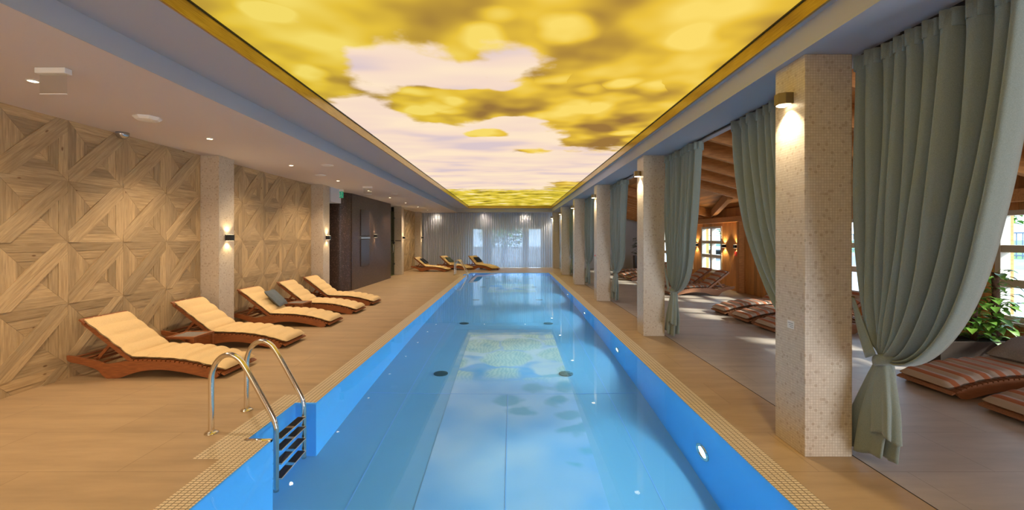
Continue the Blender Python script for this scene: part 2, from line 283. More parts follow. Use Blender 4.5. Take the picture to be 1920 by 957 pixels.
# ------------------------------------------------------------ mesh building
class MB:
    def __init__(s): s.v = []; s.f = []; s.uv = {}; s.tone = {}; s.sm = {}
    def face(s, idx, uv=None, tone=.5): 
        s.f.append(tuple(idx)); k = len(s.f)-1
        if uv: s.uv[k] = uv
        s.tone[k] = tone
    def poly(s, pts, uv=None, tone=.5):
        b = len(s.v); s.v += [tuple(p) for p in pts]; s.face(range(b, b+len(pts)), uv, tone)
    def box(s, x0, x1, y0, y1, z0, z1, mtx=None, tone=.5):
        b = len(s.v); p = [Vector((x, y, z)) for z in (z0, z1) for y in (y0, y1) for x in (x0, x1)]
        if mtx: p = [mtx @ q for q in p]
        s.v += [tuple(q) for q in p]
        for q in ((0,2,3,1), (4,5,7,6), (0,1,5,4), (2,6,7,3), (0,4,6,2), (1,3,7,5)): s.face([b+i for i in q], None, tone)
        return s
    def bar(s, a, c, w, h, up=(0,0,1), tone=.5):
        a = Vector(a); c = Vector(c); d = (c-a); L = d.length; d.normalize(); u = Vector(up); r = d.cross(u).normalized(); u = r.cross(d)
        m = Matrix((( d.x, r.x, u.x, a.x), (d.y, r.y, u.y, a.y), (d.z, r.z, u.z, a.z), (0,0,0,1)))
        return s.box(0, L, -w/2, w/2, -h/2, h/2, m, tone)
    def prism(s, poly, axis, a, b_):
        # poly in the two other axes (in order x,y,z without axis)
        n = len(poly); b = len(s.v)
        def P(p, t): q = list(p); q.insert(axis, t); return tuple(q)
        s.v += [P(p, a) for p in poly] + [P(p, b_) for p in poly]
        s.face(range(b, b+n)); s.face([b+n+i for i in range(n-1, -1, -1)])
        for i in range(n): j = (i+1) % n; s.face((b+i, b+n+i, b+n+j, b+j))
        return s
    def tube(s, pts, r, n=10, caps=True, radii=None):
        pts = [Vector(p) for p in pts]; m = len(pts); b = len(s.v); up = None
        for i, p in enumerate(pts):
            d = (pts[min(i+1, m-1)] - pts[max(i-1, 0)]).normalized()
            if up is None: up = Vector((0,0,1)) if abs(d.z) < .9 else Vector((1,0,0))
            r1 = d.cross(up).normalized(); up = r1.cross(d).normalized(); rr = radii[i] if radii else r
            for k in range(n): a = 2*PI*k/n; s.v.append(tuple(p + r1*math.cos(a)*rr + up*math.sin(a)*rr))
        for i in range(m-1):
            for k in range(n): k2 = (k+1) % n; s.face((b+i*n+k, b+i*n+k2, b+(i+1)*n+k2, b+(i+1)*n+k))
        if caps: s.face([b+k for k in range(n-1, -1, -1)]); s.face([b+(m-1)*n+k for k in range(n)])
        return s
    def lathe(s, prof, c=(0,0,0), n=24, axis=2, sgn=1, caps=True):
        b = len(s.v); m = len(prof)
        for (r, h) in prof:
            for k in range(n):
                a = 2*PI*k/n; q = [r*math.cos(a), r*math.sin(a)]; q.insert(axis, h*sgn); s.v.append((c[0]+q[0], c[1]+q[1], c[2]+q[2]))
        for i in range(m-1):
            for k in range(n): k2 = (k+1) % n; s.face((b+i*n+k, b+i*n+k2, b+(i+1)*n+k2, b+(i+1)*n+k))
        if caps: s.face([b+k for k in range(n)]); s.face([b+(m-1)*n+k for k in range(n)])
        return s
    def grid(s, fn, nu, nv, uvf=None, closed=False):
        b = len(s.v)
        for j in range(nv+1):
            for i in range(nu+1): s.v.append(tuple(fn(i/nu, j/nv)))
        for j in range(nv):
            for i in range(nu):
                q = (b+j*(nu+1)+i, b+j*(nu+1)+i+1, b+(j+1)*(nu+1)+i+1, b+(j+1)*(nu+1)+i)
                uv = None
                if uvf: uv = [uvf(i/nu, j/nv), uvf((i+1)/nu, j/nv), uvf((i+1)/nu, (j+1)/nv), uvf(i/nu, (j+1)/nv)]
                s.face(q, uv)
        return s
    def build(s, name, m, parent=None, smooth=False, bevel=0, loc=(0,0,0), fixn=True, solid=0):
        me = bpy.data.meshes.new(name); me.from_pydata(s.v, [], s.f); me.validate(clean_customdata=False)
        if len(me.polygons) == len(s.f):
            ul = me.uv_layers.new(name='UVMap'); ta = me.attributes.new('tone', 'FLOAT', 'FACE')
            for k, p in enumerate(me.polygons):
                ta.data[k].value = s.tone.get(k, .5)
                if k in s.uv:
                    for li, u in zip(p.loop_indices, s.uv[k]): ul.data[li].uv = u
                else:
                    nx, ny, nz = (abs(c) for c in p.normal)
                    for li in p.loop_indices:
                        c = me.vertices[me.loops[li].vertex_index].co
                        ul.data[li].uv = (c.y, c.z) if nx >= ny and nx >= nz else ((c.x, c.z) if ny >= nz else (c.x, c.y))
        if fixn:
            bm = bmesh.new(); bm.from_mesh(me); bmesh.ops.recalc_face_normals(bm, faces=bm.faces); bm.to_mesh(me); bm.free()
        if smooth:
            for p in me.polygons: p.use_smooth = True
        me.materials.append(m if not isinstance(m, str) else M[m])
        o = bpy.data.objects.new(name, me); COL.objects.link(o); o.location = loc
        if parent: o.parent = parent
        if bevel:
            bv = o.modifiers.new('bevel', 'BEVEL'); bv.width = bevel; bv.segments = 2; bv.limit_method = 'ANGLE'
        if solid:
            sd = o.modifiers.new('solid', 'SOLIDIFY'); sd.thickness = solid; sd.offset = 0
        return o
def tag(o, label=None, cat=None, group=None, kind=None):
    for k, v in (('label', label), ('category', cat), ('group', group), ('kind', kind)):
        if v: o[k] = v
    return o
def empty(name, loc, rz=0, label=None, cat=None, group=None):
    o = bpy.data.objects.new(name, None); COL.objects.link(o); o.location = loc; o.rotation_euler = (0, 0, rz); o.empty_display_size = .1
    return tag(o, label, cat, group)
def copy_tree(o, parent=None):
    c = o.copy(); COL.objects.link(c)
    if parent: c.parent = parent
    for ch in list(o.children): copy_tree(ch, c)
    return c
def struct(o): o['kind'] = 'structure'; return o
def catmull(pts, k=6):
    out = []; P = [Vector(p) for p in pts]; n = len(P)
    for i in range(n-1):
        p0, p1, p2, p3 = P[max(i-1,0)], P[i], P[i+1], P[min(i+2, n-1)]
        for j in range(k):
            t = j/k; out.append(.5*((2*p1) + (p2-p0)*t + (2*p0-5*p1+4*p2-p3)*t*t + (3*p1-p0-3*p2+p3)*t**3))
    out.append(P[-1]); return out

# ------------------------------------------------------------ setting: dimensions
XL, XLC = -5.09, -2.92         # left wall, left edge of the recessed ceiling
ZL, ZU, ZP = 2.94, 3.12, 3.25  # low ceiling, upper soffit, light panel
PX0, PX1, PY0, PY1 = -1.9, 1.68, .8, 19.6
XR = 6.7                       # window wall of the lounge
YB = 23.6
YC = [3.15 + 3.87*k for k in range(6)]   # near faces of the columns

# floor around the pool, and the pool's coping, from one cell plan
NOTCH = [(3.43, 4.19), (18.28, 19.04)]
def cell(x, y):
    if PX0 < x < PX1 and PY0 < y < PY1: return 'pool'
    for a, b in NOTCH:
        if -2.1 < x < PX0 and a < y < b: return 'pool'
        if -2.31 < x < PX0 and a-.315 < y < b+.21: return 'coping'
    if PX0-.21 < x < PX1+.20 and PY0-.2 < y < PY1+.2: return 'coping'
    return 'floor'
xs = sorted({-8, -2.31, -2.11, -2.1, PX0, PX1, PX1+.20, 2.50, 7.2}); ys = {-3.2, PY0-.2, PY0, PY1, PY1+.2, 24}
for a, b in NOTCH: ys |= {a, b, a-.315, b+.21}
ys = sorted(ys)
cells = {'floor': MB(), 'lounge': MB(), 'coping': MB(), 'pool': MB()}
for i in range(len(xs)-1):
    for j in range(len(ys)-1):
        k = cell((xs[i]+xs[i+1])/2, (ys[j]+ys[j+1])/2); x0, x1, y0, y1 = xs[i], xs[i+1], ys[j], ys[j+1]
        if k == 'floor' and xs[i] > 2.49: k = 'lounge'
        cells[k].poly([(x0,y0,0), (x1,y0,0), (x1,y1,0), (x0,y1,0)])
struct(cells['floor'].build('floor', 'floor', fixn=False)); struct(cells['lounge'].build('floor_lounge', 'floor_daylight_tint', fixn=False))
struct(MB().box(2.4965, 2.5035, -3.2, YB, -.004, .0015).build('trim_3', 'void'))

pool = empty('swimming_pool', (0, 0, 0), 0, 'long blue lap pool flush with the deck, lit from its right wall', 'pool')
def fastwater():
    m = cells['pool']; return m.build('water', 'water', pool, loc=(0, 0, -.012), fixn=False)
fastwater()
cells['coping'].build('overflow_grate', 'grate', pool, fixn=False)
outline = [(PX0, PY0)]
for a, b in NOTCH: outline += [(PX0, a), (-2.1, a), (-2.1, b), (PX0, b)]
outline += [(PX0, PY1), (PX1, PY1), (PX1, PY0)]
m = MB(); D = -1.2
for i in range(len(outline)):
    (x0, y0), (x1, y1) = outline[i], outline[(i+1) % len(outline)]
    m.poly([(x0,y0,0), (x1,y1,0), (x1,y1,D), (x0,y0,D)])
m.build('basin', 'liner', pool, fixn=False)
m = MB(); m.poly([(-2.1, PY0, D), (PX1, PY0, D), (PX1, PY1, D), (-2.1, PY1, D)]); m.build('pool_floor', 'liner_floor', pool, fixn=False)
for (y0, y1) in ((2.0, 8.45), (14.0, 16.3)):
    m = MB().box(-.80, .80, y0, y1, D, D+.003); m.build('floor_print', 'print', pool)
m = MB()
for x in (-1.35, 1.25): m.box(x-.006, x+.006, 1, 19.4, D, D+.002)
for y in (5.63, 11.2, 14.0, 17.0): m.box(-1.85, 1.65, y-.006, y+.006, D, D+.0045)
m.box(-.06, -.05, 2.0, 5.6, D, D+.005)
m.build('weld_seam', 'liner_seam', pool)
dr = None
for y in (3.25, 6.32, 9.4, 12.5, 15.43, 18.4):
    for x in (-1.04, .79):
        m = MB().lathe([(.105, 0), (.105, .012), (.09, .018), (.03, .02)], n=20)
        for k in range(8): a = k*PI/4; m.bar((.03*math.cos(a), .03*math.sin(a), .022), (.09*math.cos(a), .09*math.sin(a), .022), .012, .006)
        m.build('floor_inlet', 'drain', pool, loc=(x, y, D))
for y in (.85+1.0, 3.80, 6.87, 9.93, 12.95, 16.0, 18.7):
    m = MB().lathe([(.105, -.03), (.115, .0), (.115, .012), (.10, .02), (.088, .016), (.085, .0)], n=28, axis=0, sgn=-1, caps=False)
    r = m.build('underwater_lamp', 'steel', pool, True, loc=(PX1, y, -.66))
    MB().lathe([(.0001, .008), (.05, .010), (.07, .006), (.075, .002)], n=24, axis=0, sgn=-1).build('lens', 'glow_pool', r)
    light('underwater_beam', 'SPOT', (-.06, 0, 0), P_POOL*1.9, (.55, .88, 1), (-1, 0, -.9), r, spot_size=1.5, spot_blend=1, shadow_soft_size=0)
    light('underwater_glow', 'SPOT', (-.05, 0, .02), P_POOL*.78, (.5, .84, 1), (-1, 0, .02), r, spot_size=3.05, spot_blend=.4, shadow_soft_size=0)
m = MB().tube([(-2.11, 3.415, -.006), (-1.9, 3.415, -.006)], .016, 10); m.build('edge_profile', 'steel', pool, True)

# ------------------------------------------------------------ walls
def patterned(mb, y0, ny, x, a=.697, ztop=ZL):
    """square oak tiles: diagonal double plank, mitred nested planks in both corner triangles"""
    rnd = random.Random(3)
    zrows = [ztop - a*(k+1) for k in range(5)]
    def plank(pts, along, h0, h1, org):
        # pts (p,q) in tile; h0 height at outer side, h1 at inner, top + rim
        du = rnd.uniform(0, 40); dv = rnd.uniform(0, 40); tone = rnd.random(); ax = Vector(along).normalized(); pr = Vector((-ax.y, ax.x))
        P = [Vector(p) for p in pts]; heights = h0 if isinstance(h0, list) else [h0]*len(P)
        # clip at the floor
        zz = [org[1]+p.y for p in P]
        if max(zz) <= .001: return
        out = []
        for i in range(len(P)):
            j = (i+1) % len(P); a_, b_ = P[i], P[j]; za, zb = zz[i], zz[j]
            if za >= 0: out.append((a_, heights[i]))
            if (za >= 0) != (zb >= 0):
                t = za/(za-zb); out.append((a_.lerp(b_, t), heights[i]*(1-t)+heights[j]*t))
        if len(out) < 3: return
        c = sum((o[0] for o in out), Vector((0, 0)))/len(out); g = .0015
        out = [(o[0] + (c-o[0]).normalized()*g, o[1]) for o in out]
        top = [(x+h, org[0]+p.x, org[1]+p.y) for p, h in out]; bot = [(x-.002, org[0]+p.x, org[1]+p.y) for p, h in out]
        uv = [(p.dot(ax)+du, p.dot(pr)+dv) for p, h in out]
        mb.poly(top, uv, tone); n = len(out)
        for i in range(n): j = (i+1) % n; mb.poly([top[i], top[j], bot[j], bot[i]], [uv[i], uv[j], uv[j], uv[i]], tone*.5)
    for r, z in enumerate(zrows):
        for c in range(ny):
            o = (y0 + c*a, z); d = .125; t = .098
            H = .034
            for s in (0, 1):   # diagonal planks
                e = d*(1 if s else -1)
                if s: pts = [(0,0), (a,a), (a-d, a), (0, d)]
                else: pts = [(0,0), (d, 0), (a, a-d), (a, a)]
                plank(pts, (1, 1), [H+.004, H+.004, H-.006, H-.006], 0, o)
            for k in range(3):
                p0, p1 = k*t, min((k+1)*t, (a-d)/2); ho, hi = .030-.009*k, .026-.010*k
                if p1-p0 < .01: continue
                # upper-left triangle: vertical then horizontal plank
                plank([(p0, a-p0), (p0, p0+d), (p1, p1+d), (p1, a-p1)], (0, 1), [ho, ho, hi, hi], 0, o)
                plank([(p0, a-p0), (p1, a-p1), (a-p1-d, a-p1), (a-p0-d, a-p0)], (1, 0), [ho, hi, hi, ho], 0, o)
                # lower-right triangle
                plank([(a-p0, p0), (a-p0, a-p0-d), (a-p1, a-p1-d), (a-p1, p1)], (0, 1), [ho, ho, hi, hi], 0, o)
                plank([(a-p0, p0), (a-p1, p1), (p1+d, p1), (p0+d, p0)], (1, 0), [ho, hi, hi, ho], 0, o)
wl = MB(); patterned(wl, 3.53, 5, XL, .697); patterned(wl, 7.40, 5, XL, .697); patterned(wl, 19.0, 5, XL, .697); patterned(wl, -.5, 5, XL, .73)
w = MB().box(XL-.2, XL-.002, -3.2, 11.5, 0, ZL).box(XL-.2, XL-.002, 18.9, 24, 0, ZL)
struct(w.build('wall_left', 'void'))
o = wl.build('wood_cladding', 'oak', fixn=False); o.parent = bpy.data.objects['wall_left']; o['label'] = 'oak boards laid in diagonal star squares'
# recess lining behind the dark block
struct(MB().box(-7.4, -7.2, 11, 19.5, 0, ZL).box(-7.4, XL-.2, 11.3, 11.5, 0, ZL).box(-7.3, XL-.2, 18.9, 19.0, 0, ZL).build('wall_recess', 'white'))
struct(MB().box(-8, 7.2, -3.4, -3.2, 0, 4.2).build('wall_rear', 'white'))
# far wall with glazed openings
GL = [(-2.17, -1.55), (-1.15, .62), (.87, 1.62)]
m = MB(); xsb = [-8] + [v for g in GL for v in g] + [7.2]; zt = 2.12
for i in range(len(xsb)-1):
    if i % 2: m.box(xsb[i], xsb[i+1], YB, YB+.25, zt, 4.2)
    else: m.box(xsb[i], xsb[i+1], YB, YB+.25, 0, 4.2)
struct(m.build('wall_back', 'white'))
for k, (a, b) in enumerate(GL):
    fr = MB().box(a, a+.05, YB-.01, YB+.06, 0, zt).box(b-.05, b, YB-.01, YB+.06, 0, zt).box(a+.05, b-.05, YB-.01, YB+.06, zt-.05, zt).box(a+.05, b-.05, YB-.01, YB+.06, 0, .06)
    if b-a > 1: fr.box((a+b)/2-.035, (a+b)/2+.035, YB-.01, YB+.06, .06, zt-.05)
    f = struct(fr.build('window_%d' % (k+1), 'window_white', bevel=.004))
    MB().box(a+.05, b-.05, YB+.02, YB+.026, .06, zt-.05).build('pane', 'glass', f)
# ceiling, left low part, steps round the light box, right beam
c = MB().box(-8, XLC, -3.2, 24, ZL, ZL+.25)
c.build('ceiling', 'ceiling'); struct(bpy.data.objects['ceiling'])
c = MB(); BX0, BX1, BY1 = -2.26, 2.04, 22.25
c.box(XLC, BX0, -3.2, 22.4, ZU, ZU+.3); c.box(BX1, 2.08, -3.2, 22.4, ZU, ZU+.3); c.box(BX0, BX1, BY1, 22.4, ZU, ZU+.3)
c.box(XLC-.001, 2.08, 22.4, 24, ZL, ZL+.5)
c.box(XLC+.001, XLC+.006, -3.2, 22.4, ZL+.0005, ZU+.05); c.box(2.08, 2.70, -3.2, 24, ZL, ZL+.9)
struct(c.build('trim_1', 'fascia'))
lb = empty('light_box_ceiling', (0, 0, ZP), 0, 'long backlit ceiling print of blurred yellow foliage and cream sky over the pool', 'lighting panel')
MB().box(BX0+.02, BX1-.02, -3.2, BY1-.02, 0, .03).build('printed_panel', 'panel', lb)
m = MB().box(BX0, BX0+.02, -3.2, BY1, -.13, 0).box(BX1-.02, BX1, -3.2, BY1, -.13, 0).box(BX0+.02, BX1-.02, BY1-.02, BY1, -.13, 0)
m.build('frame', 'gold', lb)
MB().box(BX0+.02, BX0+.03, -3.2, BY1-.02, -.012, -.001).box(BX1-.03, BX1-.02, -3.2, BY1-.02, -.012, -.001).box(BX0+.03, BX1-.03, BY1-.03, BY1-.02, -.012, -.001).build('edge_strip', 'black', lb)

# lounge: window wall
WIN = [(4.45, 5.98), (7.4, 8.9), (9.9, 11.4), (13.78, 15.25), (15.95, 17.4), (18.5, 20.0)]  # windows hidden behind the curtains are unseen, added to let daylight in
ZW0, ZW1, ZTOP = .48, 1.97, 2.25
m = MB(); rnd = random.Random(5)
yb = [-3.2] + [v for g in WIN for v in g] + [22.5]
def boards(mb, y0, y1, z0, z1):
    y = y0
    while y < y1-.001:
        e = min(y+.14, y1); mb.box(XR, XR+.25, y+.002, e-.002, z0, z1, None, rnd.random())
        for k in range(len(mb.f)-6, len(mb.f)):
            u0 = rnd.uniform(0, 30); mb.uv[k] = [(mb.v[i][2]+u0, mb.v[i][1]+u0) for i in mb.f[k]]
        y = e
    mb.box(XR+.03, XR+.24, y0, y1, z0, z1)
for i in range(len(yb)-1):
    if i % 2: boards(m, yb[i], yb[i+1], 0, ZW0); boards(m, yb[i], yb[i+1], ZW1, ZTOP+.26)
    else: boards(m, yb[i], yb[i+1], 0, ZTOP+.26)
struct(m.build('wall_right', 'pine'))
for k, (a, b) in enumerate(WIN):
    fr = MB(); X0, X1 = XR-.02, XR+.12
    for (p, q) in ((a, a+.07), (b-.07, b), ((a+b)/2-.06, (a+b)/2+.06)): fr.box(X0, X1, p, q, ZW0, ZW1)
    for (p, q) in ((ZW0, ZW0+.07), (ZW1-.07, ZW1), (.93, 1.04), (1.40, 1.50)):
        for (s, t) in ((a+.07, (a+b)/2-.06), ((a+b)/2+.06, b-.07)): fr.box(X0+.01, X1, s, t, p, q)
    f = struct(fr.build('window_%d' % (k+4), 'window_white', bevel=.004))
    MB().box(XR+.05, XR+.056, a+.07, b-.07, ZW0+.07, ZW1-.07).build('pane', 'glass', f)
    MB().box(XR-.09, XR+.0, a-.03, b+.03, ZW0-.04, ZW0-.002).build('window_sill', 'window_white', f, bevel=.004)
# roof over the lounge
def zr(x): return 2.25 + .27*(XR-x)
m = MB(); x0, x1 = 2.70, 7.1; y = -3.2; rnd = random.Random(9)
xx = x0
while xx < x1:
    e = min(xx+.13, x1)
    u0 = rnd.uniform(0, 20)
    P = [(xx+.002, -3.2, zr(xx)+.295), (e-.002, -3.2, zr(e)+.295), (e-.002, 22.5, zr(e)+.295), (xx+.002, 22.5, zr(xx)+.295)]
    m.poly(P, [(p[1]+u0, p[0]+u0) for p in P], rnd.random()); xx = e
m.prism([(x0, zr(x0)+.305), (x1, zr(x1)+.305), (x1, zr(x1)+.5), (x0, zr(x0)+.5)], 1, -3.2, 23)
struct(m.build('ceiling_lounge', 'pine', fixn=False))
struct(MB().box(2.70, 7.2, 22.4, 22.6, 0, 4).build('wall_lounge_end', 'white'))
ry = [7.89 - .88*k for k in range(10, 0, -1)] + [7.89, 8.76, 9.66, 10.6] + [14.4 + .62*k for k in range(12)]
for y in ry:
    if y < -3: continue
    m = MB().prism([(2.71, zr(2.71)), (6.69, zr(6.69)), (6.69, zr(6.69)+.285), (2.71, zr(2.71)+.285)], 1, y, y+.085)
    tag(m.build('rafter', 'rafter', bevel=.004), 'sloping pine rafter under the lounge roof, falling toward the windows', 'rafter', 'pine rafters under the lounge roof')
m = MB(); m.bar((5.55, 11.0, zr(5.55)+.13), (6.62, 14.2, zr(6.62)+.13), .13, .24)
tag(m.build('valley_beam', 'rafter', bevel=.005), 'diagonal pine beam crossing the pale boards of the lounge roof', 'beam')
m = MB().box(6.52, 6.698, -3.1, 22.3, 2.07, 2.235)
tag(m.build('wall_plate', 'rafter', bevel=.005), 'long horizontal pine beam along the top of the window wall', 'beam')
for y, lab in ((5.36, 'timber post at the right edge of the photo beside the near lounge window'), (12.45, 'pale timber post where the plank wall meets the green curtain')):
    tag(MB().box(6.55, 6.698, y, y+.14, 0, 2.068).build('timber_post', 'rafter', bevel=.006), lab, 'post')

# dark mosaic block with rounded corner
pts = catmull([(-7.2, 12.78), (-5.7, 12.72), (-5.2, 12.70), (-4.97, 12.80), (-4.87, 13.05), (-4.83, 13.5), (-4.80, 17.1)], 5)
P2 = [(p.x, p.y) for p in pts] + [(-7.2, 17.1)]
m = MB(); n = len(P2); acc = 0
for i in range(n-1):
    a, b = P2[i], P2[i+1]; L = math.dist(a, b)
    m.poly([(a[0],a[1],0), (b[0],b[1],0), (b[0],b[1],ZL), (a[0],a[1],ZL)], [(acc,0), (acc+L,0), (acc+L,ZL), (acc,ZL)]); acc += L
m.poly([(p[0], p[1], ZL) for p in P2]); m.poly([(p[0], p[1], 0) for p in P2])
m.poly([(-7.2,12.78,0), (-7.2,17.1,0), (-7.2,17.1,ZL), (-7.2,12.78,ZL)])
t = m.build('shower_block', 'mosaic_dark'); tag(t, 'dark brown mosaic block with a rounded corner on the left deck', 'block')
for z0, z1 in ((.68, 1.54), (1.66, 2.5)):
    MB().box(-4.832, -4.80, 13.75, 14.55, z0, z1).build('smoked_panel', 'dark_panel', t, bevel=.004)
MB().box(-4.83, -4.785, 13.72, 14.58, 1.57, 1.62).build('light_bar', 'sensor', t)
struct(MB().box(XL, -4.79, 11.42, 12.1, 2.56, ZL).build('trim_2', 'white'))

# glass door
gd = empty('glass_door', (-5.03, 17.14, 0), 0, 'green tinted glass door between the dark block and the pale column', 'door')
MB().box(-.006, .006, 0, 1.30, .01, 2.7).build('glass_leaf', 'glass_green', gd)
for z in (.45, 1.35, 2.4): MB().box(-.02, .02, 1.22, 1.35, z, z+.07).build('hinge', 'black', gd, bevel=.003)
MB().tube([(.03, .9, .95), (.07, .9, 1.0), (.07, .9, 1.3), (.03, .9, 1.35)], .012).build('door_handle', 'steel', gd, True)

# ------------------------------------------------------------ columns
ordw = ['nearest', 'second', 'third', 'fourth', 'fifth', 'farthest']
for k, y in enumerate(YC):
    lab = {0: 'cream mosaic column nearest the camera at right, with a small white sticker', 1: 'cream mosaic column second from the camera along the right pool edge',
           2: 'cream mosaic column third from the camera at right, with a red dot', 3: 'cream mosaic column fourth from the camera along the right pool edge',
           4: 'cream mosaic column fifth from the camera, near the far right pool corner', 5: 'cream mosaic column farthest away at right, against the sheer curtain'}[k]
    c = tag(MB().box(0, .346, 0, .353, 0, ZL).build('mosaic_column', 'mosaic', loc=(2.135, y, 0), bevel=.004), lab, 'column')
    # lamp under the beam
    la = empty('column_spotlight', (2.135, y+.176, 2.66), 0, 'bronze downward spotlight on the %s right-hand mosaic column' % ordw[k], 'lamp')
    MB().prism([(0, -.055), (0, .055), (-.06, .055), (-.10, .03), (-.10, -.03), (-.06, -.055)], 2, -.04, .045).build('housing', 'bronze', la, bevel=.004)
    MB().prism([(-.012, -.042), (-.012, .042), (-.055, .042), (-.088, .022), (-.088, -.022), (-.055, -.042)], 2, -.046, -.041).build('lens', 'glow', la)
    light('spot', 'SPOT', (-.05, 0, -.055), P_COLUMN, (1, .84, .60), (-.05, 0, -1), la, spot_size=2.1, spot_blend=.8, shadow_soft_size=.02)
cl = bpy.data.objects['mosaic_column']
p = MB().box(-.0035, -.001, .115, .195, .905, .965).build('sticker', 'paper', cl)
for i in range(3): MB().box(-.005, -.0036, .125, .185-.012*i, .945-.014*i, .949-.014*i).build('printed_line', 'ink', p)
MB().lathe([(.0, -.0), (.018, 0), (.018, .012), (.006, .02)], (-.001, .17, 1.14), 12, 0, -1).build('red_button', 'red', bpy.data.objects['mosaic_column.002'])
lcols = [(YC[0], 'outside'), (YC[1], 'pale mosaic column on the left wall nearest the camera, between loungers'), (YC[2], 'pale mosaic column on the left wall just before the dark block'),
         (YC[4], 'pale mosaic column on the left wall just past the glass door'), (YC[5], 'pale mosaic column in the far left corner by the sheer curtain')]
def sconce(loc, label, wallx=1, col='black'):
    s = empty('wall_sconce', loc, 0, label, 'wall lamp')
    MB().box(.002*wallx, .10*wallx, -.05, .05, -.05, .05).build('housing', col, s, bevel=.004)
    for z in (-.052, .050): MB().box(.012*wallx, .09*wallx, -.04, .04, z, z+.002).build('lens', 'glow_soft', s)
    for d in (-1, 1): light('beam', 'SPOT', (.055*wallx, 0, .062*d), P_SCONCE*(2.6 if wallx < 0 else 1), (1, .76, .42), (-.05*wallx, 0, d), s, spot_size=2.0, spot_blend=.5, shadow_soft_size=.02)
for k, (y, lab) in enumerate(lcols):
    if k == 0: lab = 'pale mosaic column beside the camera on the left wall'
    if k > 0: tag(MB().box(0, .33, 0, .38, 0, ZL-.001).build('mosaic_column', 'mosaic', loc=(XL, y, 0), bevel=.004), lab, 'column')
    if k > 0: sconce((XL+.33, y+.19, 1.60), ['', 'black up-and-down sconce on the nearest left column', 'black up-and-down sconce on the left column before the dark block',
                'black up-and-down sconce on the column past the glass door', 'black up-and-down sconce in the far left corner'][k])
sconce((-4.812, 15.1, 1.66), 'black up-and-down sconce on the dark mosaic block')
for y, lab in ((12.85, 'black sconce on the plank wall above the red call box'), (13.57, 'black sconce right of the far lounge window'), (15.6, 'black sconce between the two far lounge windows')):
    sconce((XR, y, 1.32+.02), lab, -1)
tag(MB().box(XR-.05, XR-.001, 12.8, 12.92, 1.05, 1.19).build('call_box', 'red', bevel=.01), 'small red call box below a sconce on the plank wall', 'call box')
b = empty('pull_bar', (-4.9, YC[4]-.001, 1.47), 0, 'short black bar handle on the pale column by the glass door', 'handle')
MB().tube([(-.12, -.05, 0), (.12, -.05, 0)], .016, 10).build('bar', 'black', b, True)
for x in (-.10, .10): MB().tube([(x, 0, 0), (x, -.05, 0)], .012, 8).build('bracket', 'black', b, True)

# ------------------------------------------------------------ ceiling fittings
def downlight(x, y, lab, power, grp=None, z=ZL, tilt=(0,0,-1)):
    d = empty('downlight', (x, y, z), 0, lab, 'downlight', grp)
    MB().lathe([(.030, -.001), (.045, -.001), (.045, -.006), (.036, -.010), (.034, -.004)], n=20, caps=False).build('trim_ring', 'white_gloss', d, True)
    MB().lathe([(.0001, -.0065), (.034, -.0065), (.034, -.001)], n=20).build('lens', 'glow', d)
    light('beam', 'SPOT', (0, 0, -.02), power, (1, .79, .56), tilt, d, spot_size=2.3, spot_blend=.8, shadow_soft_size=.03)
nm = ['behind the camera', 'beside the camera', 'next to the nearest exit sign box', 'second in view along the left ceiling', 'third in view along the left ceiling', 'fourth in view, above the column before the dark block',
      'fifth in view, by the second exit sign box', 'sixth in view, above the dark block', 'seventh in view, above the glass door', 'eighth in view, above the far oak panel', 'ninth in view, nearest the sheer curtain']
for k in range(-2, 9):
    downlight(-4.08, 3.68+2.15*k, 'small recessed round downlight ' + nm[k+2], P_DOWN)
for x, lab in ((-4.0, 'left of three downlights washing the sheer curtain'), (-1.45, 'middle of three downlights washing the sheer curtain'), (.70, 'right of three downlights washing the sheer curtain')):
    downlight(x, 22.72, 'small downlight, ' + lab, 34, tilt=(0, .22, -1))
def exit_box(x, y, lab):
    e = empty('exit_sign', (x, y, ZL), 0, lab, 'exit sign')
    MB().box(-.12, .12, -.03, .03, -.045, -.001).build('housing', 'white_gloss', e, bevel=.004)
    MB().box(-.105, .105, -.004, .004, -.20, -.045).build('clear_plate', 'acrylic', e)
    MB().box(-.105, .105, -.006, .006, -.205, -.199).build('bottom_edge', 'white_gloss', e)
exit_box(-3.63, 3.42, 'clear acrylic hanging sign box on the left ceiling nearest the camera')
exit_box(-3.78, 11.3, 'clear acrylic hanging sign box on the left ceiling, farther one')
e = empty('running_man_sign', (-4.76, 12.0, ZL), 0, 'small green and white exit pictogram at the corner of the dark block', 'exit sign')
MB().box(-.08, .08, -.03, .03, -.06, -.001).build('housing', 'white_gloss', e, bevel=.004)
g = MB().box(-.075, .075, -.012, .012, -.235, -.06).build('green_face', 'green_sign', e)
m = MB().box(-.06, -.02, -.016, -.0125, -.21, -.09); m.bar((.03,-.014,-.11), (.02,-.014,-.16), .003, .022, (0,1,0)); m.bar((.02,-.014,-.16), (.05,-.014,-.21), .003, .014, (0,1,0)); m.bar((.02,-.014,-.16), (-.01,-.014,-.20), .003, .014, (0,1,0)); m.lathe([(.0001,-.016), (.012,-.016), (.012,-.0125)], (.035, 0, -.09), 12, 1, 1)
m.build('pictogram', 'white_gloss', g)
tag(MB().lathe([(.13, 0), (.13, -.012), (.105, -.035), (.06, -.042), (.0001, -.043)], n=8).build('ceiling_luminaire', 'white_gloss', loc=(-4.05, 4.80, ZL-.001)), 'flat octagonal white fitting on the left ceiling', 'ceiling fitting')
